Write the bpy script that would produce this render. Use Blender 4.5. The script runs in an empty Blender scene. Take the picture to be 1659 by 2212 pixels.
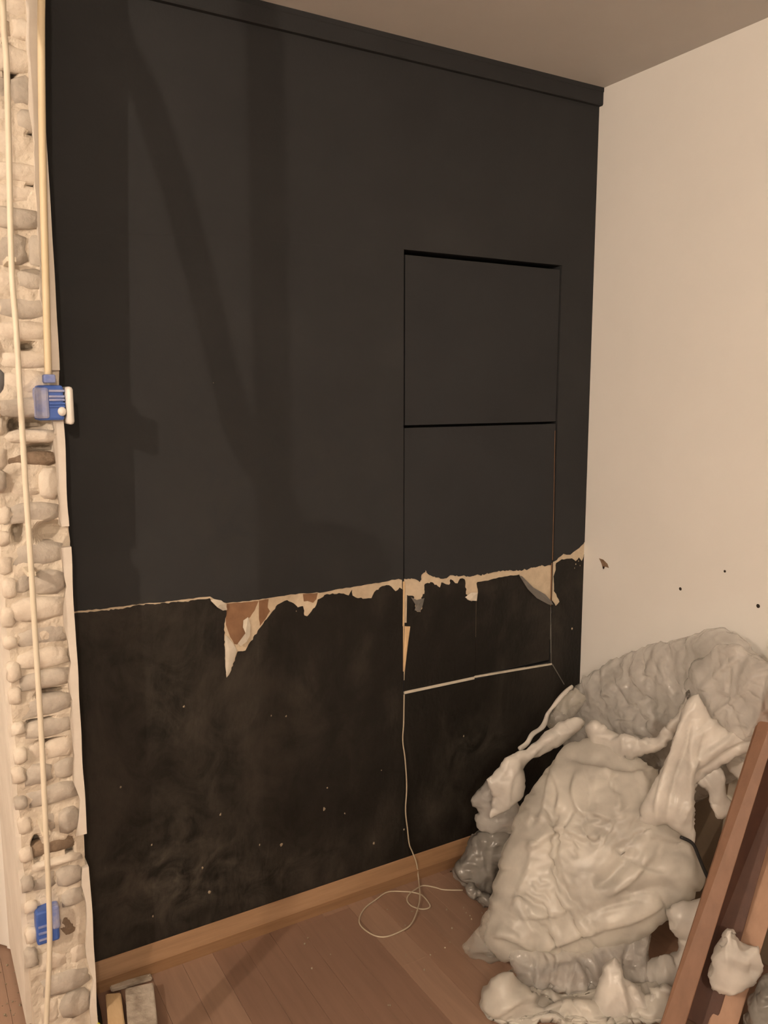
import bpy, bmesh, math, random
import numpy as np
from mathutils import Vector, noise
from mathutils.geometry import delaunay_2d_cdt
scene = bpy.context.scene
COL = scene.collection

# ------------------------------------------------------------------ camera
CX, CY, CZ = -2.0202, -2.0585, 1.5435
YAW, PITCH, ROLL, FPX = 0.5338, -0.1444, -0.0019, 1777.87
FW = np.array([math.sin(YAW)*math.cos(PITCH), math.cos(YAW)*math.cos(PITCH), math.sin(PITCH)])
_r = np.array([math.cos(YAW), -math.sin(YAW), 0.0]); _u = np.cross(_r, FW)
RT = math.cos(ROLL)*_r + math.sin(ROLL)*_u
UP = -math.sin(ROLL)*_r + math.cos(ROLL)*_u
CAM = np.array([CX, CY, CZ])
cam_data = bpy.data.cameras.new('camera'); cam = bpy.data.objects.new('camera', cam_data); COL.objects.link(cam)
cam.location = CAM
from mathutils import Matrix
cam.rotation_euler = Matrix(((RT[0], UP[0], -FW[0]), (RT[1], UP[1], -FW[1]), (RT[2], UP[2], -FW[2]))).to_euler()
cam_data.sensor_fit = 'VERTICAL'; cam_data.sensor_height = 24.0
cam_data.lens = FPX*24.0/2212.0; cam_data.clip_start = 0.05
scene.camera = cam

# ------------------------------------------------------------------ world, exposure, lamps
w = bpy.data.worlds.new('world'); scene.world = w; w.use_nodes = True
w.node_tree.nodes['Background'].inputs[0].default_value = (0.9, 0.75, 0.6, 1)
w.node_tree.nodes['Background'].inputs[1].default_value = 0.01
vs = scene.view_settings
vs.view_transform = 'Standard'; vs.look = 'None'; vs.gamma = 1.0; vs.exposure = 0.0
vs.use_curve_mapping = False
LAMP = np.array([-3.75, -1.75, 2.28])          # bare bulb in the neighbouring room
LAMP_STRENGTH = 9800.0
LAMP_COLOR = (1.0, 0.80, 0.62)
FILL_LAMP = np.array([-2.5, -3.6, 2.28])           # made-up fill bulb behind the camera, added to soften the shade
FILL_STRENGTH = 6800.0

# ------------------------------------------------------------------ helpers
def ray(u, v):
    return FW + RT*((u-829.5)/FPX) - UP*((v-1106.0)/FPX)
def at(u, v, axis, val):
    """point where the photograph's line of sight meets the plane axis = val"""
    d = ray(u, v); t = (val-CAM[axis])/d[axis]
    return CAM + t*d
def deep(u, v, D):
    return CAM + D*ray(u, v)
def tag(o, label=None, cat=None, group=None, kind=None):
    if label: o['label'] = label
    if cat: o['category'] = cat
    if group: o['group'] = group
    if kind: o['kind'] = kind
    return o
def thing(name, loc, label, cat, group=None):
    o = bpy.data.objects.new(name, None); COL.objects.link(o); o.location = loc
    o.empty_display_size = 0.05
    return tag(o, label, cat, group)
def link(name, me, mat, parent=None, smooth=False):
    o = bpy.data.objects.new(name, me); COL.objects.link(o)
    if mat and not me.materials: me.materials.append(mat)
    if smooth:
        for p in me.polygons: p.use_smooth = True
    if parent is not None:
        o.parent = parent
        o.location = -Vector(PW(parent))
    return o
def PW(o):
    v = Vector(o.location)
    while o.parent is not None:
        o = o.parent; v = v + Vector(o.location)
    return v
def obj(name, bm, mat, parent=None, smooth=False):
    me = bpy.data.meshes.new(name)
    bmesh.ops.recalc_face_normals(bm, faces=bm.faces[:])
    bm.to_mesh(me); bm.free()
    return link(name, me, mat, parent, smooth)
def raw(name, V, F, mat, parent=None, smooth=False):
    me = bpy.data.meshes.new(name); me.from_pydata([tuple(map(float, v)) for v in V], [], [tuple(map(int, f)) for f in F]); me.update()
    return link(name, me, mat, parent, smooth)
def add_box(bm, lo, hi, bevel=0.0):
    vs_ = [bm.verts.new((x, y, z)) for x in (lo[0], hi[0]) for y in (lo[1], hi[1]) for z in (lo[2], hi[2])]
    fs = [(0, 1, 3, 2), (4, 6, 7, 5), (0, 4, 5, 1), (2, 3, 7, 6), (0, 2, 6, 4), (1, 5, 7, 3)]
    faces = [bm.faces.new([vs_[i] for i in f]) for f in fs]
    if bevel > 0:
        es = list({e for f in faces for e in f.edges})
        bmesh.ops.bevel(bm, geom=es, offset=bevel, segments=2, affect='EDGES', profile=0.5)
def box(name, lo, hi, mat, parent=None, bevel=0.0):
    bm = bmesh.new(); add_box(bm, lo, hi, bevel); return obj(name, bm, mat, parent)
def smooth_path(pts, n=6):
    pts = [np.array(p, float) for p in pts]; out = []
    for i in range(len(pts)-1):
        p0 = pts[max(i-1, 0)]; p1 = pts[i]; p2 = pts[i+1]; p3 = pts[min(i+2, len(pts)-1)]
        for k in range(n):
            t = k/n
            out.append(0.5*((2*p1)+(-p0+p2)*t+(2*p0-5*p1+4*p2-p3)*t*t+(-p0+3*p1-3*p2+p3)*t**3))
    out.append(pts[-1]); return out
def add_tube(bm, path, r, seg=8):
    path = [np.array(p, float) for p in path]; rings = []
    nrm = None
    for i, p in enumerate(path):
        t = path[min(i+1, len(path)-1)]-path[max(i-1, 0)]; t = t/(np.linalg.norm(t)+1e-9)
        if nrm is None:
            a = np.array([1.0, 0, 0]) if abs(t[0]) < 0.8 else np.array([0, 1.0, 0])
            nrm = np.cross(t, a)
        nrm = nrm - t*np.dot(nrm, t); nrm /= np.linalg.norm(nrm)+1e-9
        b = np.cross(t, nrm); rr = r(i/(len(path)-1)) if callable(r) else r
        rings.append([bm.verts.new(p+rr*(math.cos(2*math.pi*k/seg)*nrm+math.sin(2*math.pi*k/seg)*b)) for k in range(seg)])
    for a, b in zip(rings, rings[1:]):
        for k in range(seg):
            bm.faces.new((a[k], a[(k+1) % seg], b[(k+1) % seg], b[k]))
    bm.faces.new(rings[0][::-1]); bm.faces.new(rings[-1])
def tube(name, path, r, mat, parent=None, seg=8):
    bm = bmesh.new(); add_tube(bm, path, r, seg); return obj(name, bm, mat, parent, smooth=True)
def sheet(name, poly, y, thick, mat, parent=None):
    """flat sheet in the plane of the dark wall: poly of (x, z), front at y - thick"""
    n = len(poly)
    res = delaunay_2d_cdt([Vector(p) for p in poly], [(i, (i+1) % n) for i in range(n)], [], 1, 1e-6)
    P = [tuple(p) for p in res[0]]; F = res[2]; m = len(P); T = {}
    bm = bmesh.new()
    bk = [bm.verts.new((x, y, z)) for x, z in P]; fr = [bm.verts.new((x, y-thick, z)) for x, z in P]
    for f in F:
        k = len(f)
        if len(set(f)) < 3: continue
        bm.faces.new([fr[i] for i in f]); bm.faces.new([bk[i] for i in reversed(f)])
        for q in range(k):
            T[(f[q], f[(q+1) % k])] = 1
    for a, b in T:
        if (b, a) not in T: bm.faces.new((fr[a], bk[a], bk[b], fr[b]))
    return obj(name, bm, mat, parent)
def wpx(pts):           # photograph positions on the dark wall -> (x, z)
    return [(lambda q: (q[0], q[2]))(at(u, v, 1, 0.0)) for u, v in pts]

# ------------------------------------------------------------------ materials
def mat(name, col, rough=0.6, **k):
    m = bpy.data.materials.new(name); m.use_nodes = True
    b = m.node_tree.nodes['Principled BSDF']
    b.inputs['Base Color'].default_value = (*col, 1); b.inputs['Roughness'].default_value = rough
    for kk, vv in k.items(): b.inputs[kk.replace('_', ' ')].default_value = vv
    return m
def noisy(name, stops, scale=8.0, detail=6.0, rough=0.7, bump=0.0, bscale=60.0, stretch=(1, 1, 1), dist=0.0, rough2=0.6, spec=0.5):
    m = mat(name, stops[0][1], rough); nt = m.node_tree; N = nt.nodes; L = nt.links; b = N['Principled BSDF']
    b.inputs['Specular IOR Level'].default_value = spec
    tc = N.new('ShaderNodeTexCoord'); mp = N.new('ShaderNodeMapping'); mp.inputs['Scale'].default_value = stretch
    L.new(tc.outputs['Object'], mp.inputs['Vector'])
    t = N.new('ShaderNodeTexNoise'); t.inputs['Scale'].default_value = scale; t.inputs['Detail'].default_value = detail
    t.inputs['Roughness'].default_value = rough2; t.inputs['Distortion'].default_value = dist
    L.new(mp.outputs[0], t.inputs['Vector'])
    r = N.new('ShaderNodeValToRGB'); e = r.color_ramp.elements
    while len(e) < len(stops): e.new(0.5)
    for el, (p, c) in zip(e, stops): el.position = p; el.color = (*c, 1)
    L.new(t.outputs['Fac'], r.inputs[0]); L.new(r.outputs[0], b.inputs['Base Color'])
    if bump:
        t2 = N.new('ShaderNodeTexNoise'); t2.inputs['Scale'].default_value = bscale; t2.inputs['Detail'].default_value = 5
        L.new(mp.outputs[0], t2.inputs['Vector'])
        bp = N.new('ShaderNodeBump'); bp.inputs['Strength'].default_value = bump; bp.inputs['Distance'].default_value = 0.01
        L.new(t2.outputs['Fac'], bp.inputs['Height']); L.new(bp.outputs[0], b.inputs['Normal'])
    return m
M = {}
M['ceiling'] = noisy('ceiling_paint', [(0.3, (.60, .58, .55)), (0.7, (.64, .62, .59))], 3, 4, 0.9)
M['white_wall'] = noisy('white_wall_paint', [(0.3, (.80, .79, .76)), (0.7, (.84, .83, .80))], 2.5, 5, 0.85, 0.05, 40)
M['room'] = mat('room_paint', (.5, .48, .45), 0.9)
M['dark'] = noisy('anthracite_paint', [(0.25, (.025, .0262, .028)), (0.55, (.0305, .032, .034)), (0.8, (.039, .0405, .042))], 2.2, 7, 0.7, 0.06, 160, spec=0.18)
M['door_dark'] = noisy('anthracite_panel_paint', [(0.25, (.025, .0265, .029)), (0.8, (.033, .035, .038))], 2.6, 7, 0.7, 0.05, 160, spec=0.18)
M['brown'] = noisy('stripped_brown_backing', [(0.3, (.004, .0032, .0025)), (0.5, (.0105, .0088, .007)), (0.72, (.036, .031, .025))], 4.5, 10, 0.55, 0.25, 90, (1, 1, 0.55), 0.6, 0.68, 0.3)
M['plaster'] = noisy('bare_cream_plaster', [(0.3, (.52, .43, .31)), (0.7, (.66, .56, .42))], 30, 5, 0.9, 0.2, 90)
M['fibre'] = noisy('brown_fibreboard', [(0.3, (.20, .105, .055)), (0.7, (.27, .15, .08))], 25, 6, 0.85, 0.1, 90)
M['paper'] = noisy('torn_paper_back', [(0.3, (.50, .46, .38)), (0.7, (.66, .61, .52))], 18, 5, 0.85)
M['greypaper'] = noisy('grey_paper_back', [(0.3, (.12, .115, .105)), (0.7, (.19, .18, .165))], 18, 5, 0.8)
M['pine'] = noisy('pale_pine', [(0.3, (.58, .40, .22)), (0.7, (.68, .50, .30))], 10, 6, 0.7, 0.1, 50, (6, 1, 0.6))
M['cavity'] = mat('dark_cavity', (.012, .011, .01), 0.95)
M['skirting'] = noisy('wood_skirting', [(0.25, (.22, .125, .065)), (0.5, (.29, .17, .09)), (0.8, (.36, .22, .125))], 7, 8, 0.4, 0.03, 60, (0.6, 6, 9))
M['stone_pale'] = noisy('pale_limestone', [(0.25, (.56, .49, .41)), (0.5, (.70, .63, .54)), (0.8, (.78, .73, .64))], 14, 8, 0.95, 0.6, 38)
M['stone_grey'] = noisy('grey_limestone', [(0.25, (.36, .325, .28)), (0.5, (.48, .435, .38)), (0.8, (.62, .57, .49))], 14, 8, 0.95, 0.6, 38)
M['stone_brown'] = noisy('brown_rubble', [(0.25, (.15, .105, .07)), (0.7, (.28, .21, .15))], 20, 8, 0.95, 0.6, 55)
M['mortar'] = noisy('lime_mortar', [(0.2, (.40, .34, .27)), (0.42, (.60, .53, .44)), (0.75, (.74, .68, .58))], 12, 9, 0.95, 0.7, 50)
M['skim'] = noisy('plaster_skim', [(0.3, (.66, .61, .54)), (0.7, (.78, .73, .66))], 9, 6, 0.9, 0.15, 50)
M['doorwhite'] = mat('white_gloss_paint', (.80, .78, .74), 0.35)
M['conduit'] = noisy('ivory_conduit_plastic', [(0.3, (.70, .58, .38)), (0.7, (.78, .67, .47))], 5, 4, 0.45)
M['conduit2'] = noisy('pale_conduit_plastic', [(0.3, (.70, .63, .50)), (0.7, (.80, .73, .60))], 5, 4, 0.45)
M['blue'] = noisy('blue_box_plastic', [(0.35, (.045, .11, .40)), (0.75, (.075, .16, .50))], 22, 5, 0.45)
M['dustblue'] = noisy('dusty_blue_plastic', [(0.35, (.16, .22, .50)), (0.7, (.42, .42, .52))], 25, 5, 0.7)
M['whiteplastic'] = mat('white_switch_plastic', (.78, .75, .70), 0.35)
M['cable'] = mat('white_cable_sheath', (.46, .39, .29), 0.5)
M['black'] = mat('black_cable_sheath', (.012, .012, .012), 0.5)
M['yellowgreen'] = mat('yellow_green_wire', (.45, .42, .03), 0.5)
M['chip'] = mat('plaster_chip', (.30, .25, .18), 0.9)
M['hole'] = mat('drill_hole', (.03, .022, .016), 0.9)
M['scuff'] = noisy('brown_scuff', [(0.3, (.16, .095, .055)), (0.7, (.30, .20, .13))], 60, 4, 0.9)
M['redwood'] = noisy('reddish_board', [(0.25, (.17, .085, .048)), (0.5, (.205, .105, .060)), (0.8, (.24, .125, .075))], 6, 8, 0.5, 0.05, 60, (5, 5, .5))
M['shaded_wood'] = noisy('shaded_board', [(0.25, (.060, .022, .013)), (0.8, (.10, .04, .022))], 6, 8, 0.6, 0.05, 60, (5, 5, .5))  # shade between the leaning boards is put into this dark brown
M['plywood'] = noisy('pink_brown_board', [(0.25, (.33, .19, .12)), (0.8, (.44, .27, .18))], 6, 8, 0.6, 0.05, 60, (5, 5, .5))
M['weathered'] = noisy('plaster_caked_board', [(0.3, (.26, .21, .16)), (0.5, (.46, .40, .33)), (0.7, (.58, .52, .44))], 16, 8, 0.9, 0.4, 60)
M['card'] = noisy('cardboard', [(0.3, (.20, .15, .105)), (0.7, (.26, .20, .14))], 6, 4, 0.85)
M['steel'] = mat('grey_painted_steel', (.35, .35, .36), 0.5, Metallic=0.3)
M['hose'] = mat('grey_corrugated_hose', (.25, .25, .26), 0.6)
def plank_mat(i, c):
    return noisy('laminate_plank', [(0.25, tuple(.84*x for x in c)), (0.5, c), (0.8, tuple(1.14*x for x in c))], 5, 9, 0.42, 0.02, 60, (9, .7, 1), 0.4)
PL = [plank_mat(i, c) for i, c in enumerate([(.265, .162, .112), (.30, .19, .135), (.235, .142, .10), (.275, .172, .122)])]
def film_mat(name, col, transp, rough, trans=0.35, bump=0.15, bscale=45):
    m = bpy.data.materials.new(name); m.use_nodes = True; nt = m.node_tree; N = nt.nodes; L = nt.links
    N.clear(); out = N.new('ShaderNodeOutputMaterial')
    p = N.new('ShaderNodeBsdfPrincipled'); p.inputs['Roughness'].default_value = rough
    tc = N.new('ShaderNodeTexCoord'); t = N.new('ShaderNodeTexNoise'); t.inputs['Scale'].default_value = 9; t.inputs['Detail'].default_value = 7
    L.new(tc.outputs['Object'], t.inputs['Vector'])
    r = N.new('ShaderNodeValToRGB'); e = r.color_ramp.elements
    e[0].position = .32; e[0].color = (*[c*.68 for c in col], 1); e[1].position = .62; e[1].color = (*col, 1)
    L.new(t.outputs['Fac'], r.inputs[0]); L.new(r.outputs[0], p.inputs['Base Color'])
    hs = []
    for sc_, g_, st_ in ((bscale*.45, 1.0, (1, 1, .45)), (bscale*1.1, .4, (.6, .6, 1))):        # soft creases at two sizes
        mp = N.new('ShaderNodeMapping'); mp.inputs['Scale'].default_value = st_; mp.inputs['Rotation'].default_value = (.3, .5, .2)
        L.new(tc.outputs['Object'], mp.inputs[0])
        vo = N.new('ShaderNodeTexNoise'); vo.noise_type = 'RIDGED_MULTIFRACTAL'; vo.inputs['Scale'].default_value = sc_
        vo.inputs['Detail'].default_value = 2.0; vo.inputs['Distortion'].default_value = .7; vo.inputs['Roughness'].default_value = .45
        L.new(mp.outputs[0], vo.inputs['Vector'])
        mm = N.new('ShaderNodeMath'); mm.operation = 'MULTIPLY'; mm.inputs[1].default_value = g_; L.new(vo.outputs['Fac'], mm.inputs[0]); hs.append(mm)
    ad = N.new('ShaderNodeMath'); ad.operation = 'ADD'; L.new(hs[0].outputs[0], ad.inputs[0]); L.new(hs[1].outputs[0], ad.inputs[1])
    bp = N.new('ShaderNodeBump'); bp.inputs['Strength'].default_value = bump; bp.inputs['Distance'].default_value = 0.03; bp.invert = True
    L.new(ad.outputs[0], bp.inputs['Height']); L.new(bp.outputs[0], p.inputs['Normal'])
    p.inputs['Specular IOR Level'].default_value = .7
    if rough < .2:       # tiny crinkles that glint
        t3 = N.new('ShaderNodeTexNoise'); t3.inputs['Scale'].default_value = 95; t3.inputs['Detail'].default_value = 2
        L.new(tc.outputs['Object'], t3.inputs['Vector'])
        b3 = N.new('ShaderNodeBump'); b3.inputs['Strength'].default_value = .55; b3.inputs['Distance'].default_value = .004
        L.new(t3.outputs['Fac'], b3.inputs['Height']); L.new(bp.outputs[0], b3.inputs['Normal']); L.new(b3.outputs[0], p.inputs['Normal'])
    tl = N.new('ShaderNodeBsdfTranslucent'); L.new(r.outputs[0], tl.inputs['Color'])
    m1 = N.new('ShaderNodeMixShader'); m1.inputs[0].default_value = trans
    L.new(p.outputs[0], m1.inputs[1]); L.new(tl.outputs[0], m1.inputs[2])
    tr = N.new('ShaderNodeBsdfTransparent'); m2 = N.new('ShaderNodeMixShader'); m2.inputs[0].default_value = transp
    L.new(m1.outputs[0], m2.inputs[1]); L.new(tr.outputs[0], m2.inputs[2]); L.new(m2.outputs[0], out.inputs[0])
    return m
M['milky'] = film_mat('milky_polythene', (.90, .87, .80), 0.15, 0.32, 0.35, 0.35, 22)
M['clear'] = film_mat('clear_polythene', (.95, .93, .89), 0.55, 0.12, 0.35, 0.7, 40)
M['white_film'] = film_mat('white_polythene', (.93, .90, .85), 0.06, 0.3, 0.35, 0.3, 26)
M['thin'] = film_mat('thin_clear_film', (.72, .69, .62), 0.62, 0.16, 0.3, 0.5, 40)
M['dirty'] = film_mat('dirty_grey_polythene', (.36, .345, .32), 0.12, 0.22, 0.25, 0.6, 45)
def dust_and_light(m, c, spots, amount=.8, scale=9):
    """dried dust, smears and painted lamp light on the dark wall: soft noise inside ellipses (x, z, rx, rz, strength)"""
    nt = m.node_tree; N = nt.nodes; L = nt.links; b = N['Principled BSDF']; src = b.inputs['Base Color'].links[0].from_socket
    tc = N.new('ShaderNodeTexCoord'); tot = None
    for x, z, rx, rz, st in spots:
        mp = N.new('ShaderNodeMapping'); mp.inputs['Location'].default_value = (-x/rx, 0, -z/rz); mp.inputs['Scale'].default_value = (1/rx, 0, 1/rz)
        L.new(tc.outputs['Object'], mp.inputs[0])
        g_ = N.new('ShaderNodeTexGradient'); g_.gradient_type = 'QUADRATIC_SPHERE'; L.new(mp.outputs[0], g_.inputs[0])
        q = N.new('ShaderNodeMath'); q.operation = 'MULTIPLY'; q.inputs[1].default_value = st; L.new(g_.outputs['Fac'], q.inputs[0])
        if tot is None: tot = q
        else:
            a_ = N.new('ShaderNodeMath'); a_.operation = 'ADD'; L.new(tot.outputs[0], a_.inputs[0]); L.new(q.outputs[0], a_.inputs[1]); tot = a_
    t = N.new('ShaderNodeTexNoise'); t.inputs['Scale'].default_value = scale; t.inputs['Detail'].default_value = 8; t.inputs['Roughness'].default_value = .65; t.inputs['Distortion'].default_value = 1.6
    L.new(tc.outputs['Object'], t.inputs['Vector'])
    r = N.new('ShaderNodeMapRange'); r.inputs[1].default_value = .38; r.inputs[2].default_value = .70; L.new(t.outputs['Fac'], r.inputs[0])
    f = N.new('ShaderNodeMath'); f.operation = 'MULTIPLY'; f.use_clamp = True; L.new(tot.outputs[0], f.inputs[0]); L.new(r.outputs[0], f.inputs[1])
    f2 = N.new('ShaderNodeMath'); f2.operation = 'MULTIPLY'; f2.inputs[1].default_value = amount; L.new(f.outputs[0], f2.inputs[0])
    mx = N.new('ShaderNodeMix'); mx.data_type = 'RGBA'; mx.inputs[7].default_value = (*c, 1)
    L.new(f2.outputs[0], mx.inputs[0]); L.new(src, mx.inputs[6]); L.new(mx.outputs[2], b.inputs['Base Color'])
dust_and_light(M['brown'], (.085, .075, .062), [(-1.45, .75, .45, .8, .55), (-1.5, .25, .45, .35, 1.0), (-1.15, .16, .5, .20, .8), (-.45, .40, .25, .14, 1.1), (-.55, .25, .3, .2, .35), (-1.1, .5, .6, .5, .2)])  # first ellipse paints the lamp-lit zone near the stub, the others dust
dust_and_light(M['dark'], (.060, .056, .044), [(-1.51, .98, .10, .08, 1.6), (-1.3, 1.25, .35, .6, .25), (-1.0, 1.35, .3, .3, .2)])

# ------------------------------------------------------------------ room shell
H = 2.5; XP1, XP2 = -0.7361, -0.1426; Z1, Z2, Z3 = 1.9416, 1.4434, 0.6248
XL, YF, YB = -4.6, -4.0, 0.66
tag(box('ceiling', (XL, YF, H), (0.1, YB+.1, H+.1), M['ceiling']), 'plain off-white ceiling', None, None, 'structure')
wr = thing('wall_right', (0, -2, 0), 'plain white painted wall with a few drill holes', None); del wr['label']; tag(wr, 'white painted wall right of the corner with a few drill holes', None, None, 'structure')
box('wall_face', (0, YF, 0), (0.1, YB+.1, H), M['white_wall'], wr)
tag(box('wall_front', (XL, YF-.1, 0), (0.1, YF, H), M['room']), 'pale wall behind the camera', None, None, 'structure')
tag(box('wall_left', (XL-.1, YF-.1, 0), (XL, YB+.1, H), M['room']), 'pale wall of the neighbouring room', None, None, 'structure')
tag(box('wall_far', (XL, YB, 0), (0.0, YB+.1, H), M['white_wall']), 'white wall behind the ajar door', None, None, 'structure')

# floor of laminate planks, each a part
fl = thing('floor', (-2, -1.5, 0), 'brown laminate plank floor', None); fl['kind'] = 'structure'
box('subfloor', (XL, YF, -.06), (0.1, YB+.1, -.0085), M['cavity'], fl)
rng = random.Random(5); pw, gap = 0.085, 0.0003
pm = {}
x = XL; col = 0
while x < 0.0:
    y = YF-rng.random()*1.2
    while y < YB:
        lo = max(y, YF); hi = min(y+1.28, YB); x1 = min(x+pw, 0.0)
        if hi-lo > .05 and x1-x > .01:
            bm = bmesh.new()
            add_box(bm, (x+gap, lo+gap, -.008), (x1-gap, hi-gap, 0.0))
            top = [e for e in bm.edges if all(abs(vv.co.z) < 1e-6 for vv in e.verts)]
            bmesh.ops.bevel(bm, geom=top, offset=.0004, segments=1, affect='EDGES')
            obj('plank', bm, PL[rng.randrange(4)], fl)
        y += 1.28
    x += pw; col += 1

# ---- dark wall: substrate with a hole for the access panels, coverings in front of it
wb = thing('wall_back', (-.85, 0, 0), 'anthracite wall stripped to brown backing below a torn line', None); wb['kind'] = 'structure'
WX = -1.72
bm = bmesh.new()
for lo, hi in (((WX, 0, 0), (XP1, .12, H)), ((XP2, 0, 0), (0, .12, H)), ((XP1, 0, 0), (XP2, .12, Z3)), ((XP1, 0, Z1+.004), (XP2, .12, H)), ((XP1, .075, Z3), (XP2, .12, Z1+.004))):
    add_box(bm, lo, hi)
obj('wall_board', bm, M['dark'], wb)
rr = random.Random(11)
def jag(pts, amp, n):       # roughen a torn line (photograph positions)
    out = []
    for (a, b), (c, d) in zip(pts, pts[1:]):
        k = max(1, int(math.hypot(c-a, d-b)/n))
        for i in range(k):
            t = i/k; out.append((a+(c-a)*t+(rr.uniform(-amp, amp) if i else 0), b+(d-b)*t+(rr.uniform(-amp, amp) if i else 0)))
    out.append(pts[-1]); return out
UP_L = [(140, 1324), (168, 1319), (230, 1314), (300, 1304), (345, 1301), (400, 1294), (453, 1288), (470, 1297), (489, 1302), (559, 1295), (582, 1291), (620, 1285), (654, 1281), (698, 1279), (724, 1273), (779, 1265), (825, 1257), (860, 1250), (872, 1253)]
UP_P = [(874, 1250), (892, 1250), (906, 1257), (911, 1240), (918, 1231), (927, 1242), (956, 1250), (976, 1242), (1019, 1244), (1054, 1239), (1080, 1234), (1100, 1231), (1129, 1231), (1160, 1224), (1192, 1218)]
UP_R = [(1196, 1213), (1216, 1196), (1231, 1198), (1245, 1187), (1262, 1170)]
LO_L = [(140, 1326), (172, 1323), (230, 1318), (260, 1315), (300, 1306), (345, 1304), (400, 1299), (453, 1292), (455, 1296), (478, 1312), (489, 1319), (484, 1347), (484, 1376), (487, 1439), (489, 1464), (495, 1457), (513, 1407), (530, 1405), (536, 1393), (562, 1355), (582, 1329), (594, 1315), (599, 1306), (620, 1296), (634, 1303), (643, 1312), (654, 1309), (657, 1329), (663, 1331), (680, 1312), (686, 1295), (698, 1289), (706, 1283), (738, 1282), (753, 1286), (760, 1274), (761, 1286), (773, 1292), (802, 1292), (808, 1279), (825, 1266), (840, 1264), (854, 1277), (863, 1269), (870, 1274)]
LO_P1 = [(879, 1285), (878, 1345), (873, 1345), (873, 1352), (886, 1354), (880, 1400), (874, 1452)]
LO_P = [(879, 1285), (892, 1287), (897, 1318), (908, 1322), (914, 1300), (909, 1292), (917, 1277), (918, 1261), (930, 1257), (950, 1269), (953, 1258), (970, 1263), (973, 1251), (988, 1260), (993, 1250), (1003, 1251), (1005, 1260), (1008, 1295), (1014, 1297), (1028, 1298)]
LO_P2 = [(1029, 1298), (1032, 1280), (1029, 1260), (1031, 1257), (1054, 1254), (1077, 1247), (1121, 1241), (1124, 1248), (1129, 1254), (1145, 1272), (1165, 1285), (1178, 1296), (1189, 1308)]
LO_R = [(1193, 1297), (1200, 1309), (1208, 1300), (1201, 1283), (1196, 1277), (1195, 1245), (1200, 1231), (1201, 1216), (1213, 1208), (1235, 1206), (1243, 1212), (1250, 1204), (1256, 1212), (1262, 1197)]
T1, T2 = .0028, .0018; T0 = .0008
zb = 0.0
g = .0022
def clampx(p, a, b): return [(min(max(x, a), b), z) for x, z in p]
pl = clampx(wpx(jag(UP_L, 0.9, 7)), WX, XP1-g)
sheet('paint_layer', [(WX, H), (WX, pl[0][1])]+pl[1:-1]+[(XP1-g, pl[-1][1]), (XP1-g, H)], 0, T1, M['dark'], wb)
pr = clampx(wpx(jag(UP_R, 1.2, 6)), XP2+g, -.0005)
sheet('paint_layer', [(XP2+g, H), (XP2+g, pr[0][1])]+pr[1:-1]+[(-.0005, pr[-1][1]), (-.0005, H)], 0, T1, M['dark'], wb)
sheet('paint_layer', [(XP1-g, H), (XP1-g, Z1+.004), (XP2+g, Z1+.004), (XP2+g, H)], 0, T1, M['dark'], wb)
bl = clampx(wpx(jag(LO_L, 1.5, 5)), WX, XP1-g)
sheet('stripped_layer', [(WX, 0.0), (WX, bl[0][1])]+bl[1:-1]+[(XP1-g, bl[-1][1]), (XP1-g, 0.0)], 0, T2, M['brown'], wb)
br = clampx(wpx(jag(LO_R, 1.0, 5)), XP2+g, -.0005)
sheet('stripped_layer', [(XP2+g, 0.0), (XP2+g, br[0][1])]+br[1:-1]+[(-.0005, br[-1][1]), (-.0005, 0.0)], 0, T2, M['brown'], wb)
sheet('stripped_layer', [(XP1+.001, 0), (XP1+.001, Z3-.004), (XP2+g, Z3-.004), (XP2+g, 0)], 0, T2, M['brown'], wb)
tear = wpx([(140, 1300), (453, 1275), (700, 1262), (868, 1240), (868, 1300), (700, 1345), (560, 1380), (500, 1480), (480, 1480), (470, 1320), (140, 1335)])
sheet('bare_plaster', clampx(tear, WX, XP1-g), 0, T0, M['plaster'], wb)
sheet('bare_plaster', clampx(wpx([(1190, 1190), (1264, 1150), (1262, 1240), (1215, 1320), (1190, 1325)]), XP2+g, -.0005), 0, T0, M['plaster'], wb)
# bare fibreboard islands in the tear
sheet('fibreboard_patch', wpx(jag([(490, 1304), (558, 1298), (550, 1318), (540, 1333), (527, 1342), (524, 1355), (531, 1366), (524, 1378), (512, 1392), (506, 1391), (497, 1376), (488, 1350), (487, 1330)], .6, 7)), 0, .0013, M['fibre'], wb)
sheet('fibreboard_patch', wpx(jag([(559, 1297), (580, 1294), (578, 1312), (583, 1320), (572, 1338), (561, 1352), (559, 1330)], .6, 7)), 0, .0013, M['fibre'], wb)
sheet('fibreboard_patch', wpx(jag([(654, 1283), (686, 1281), (683, 1294), (676, 1302), (664, 1298), (656, 1299)], .6, 7)), 0, .0013, M['fibre'], wb)
def flap(name, pxs, lift, m, parent, back=None):
    """curled scrap of paper: polygon of photograph positions, each lifted off the wall by its own amount"""
    P = [at(u, v, 1, -.003-l) for (u, v), l in zip(pxs, lift)]
    c = sum(P)/len(P); c = c + np.array([0, -.004, 0])
    V = P+[c]+[p+np.array([0, .0012, -.0005]) for p in P]+[c+np.array([0, .0012, 0])]
    n = len(P); F = []
    for i in range(n):
        j = (i+1) % n
        F += [(i, j, n), (n+1+j, n+1+i, 2*n+1), (i, n+1+i, n+1+j, j)]
    bm = bmesh.new(); vv = [bm.verts.new(v) for v in V]
    for f in F: bm.faces.new([vv[q] for q in f])
    return obj(name, bm, m, parent, smooth=False)
flap('curled_scrap', [(455, 1297), (462, 1294), (478, 1297), (488, 1305), (491, 1317), (482, 1319), (470, 1312), (462, 1304)], [.0, .004, .008, .01, .004, .012, .016, .008], M['paper'], wb)
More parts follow.
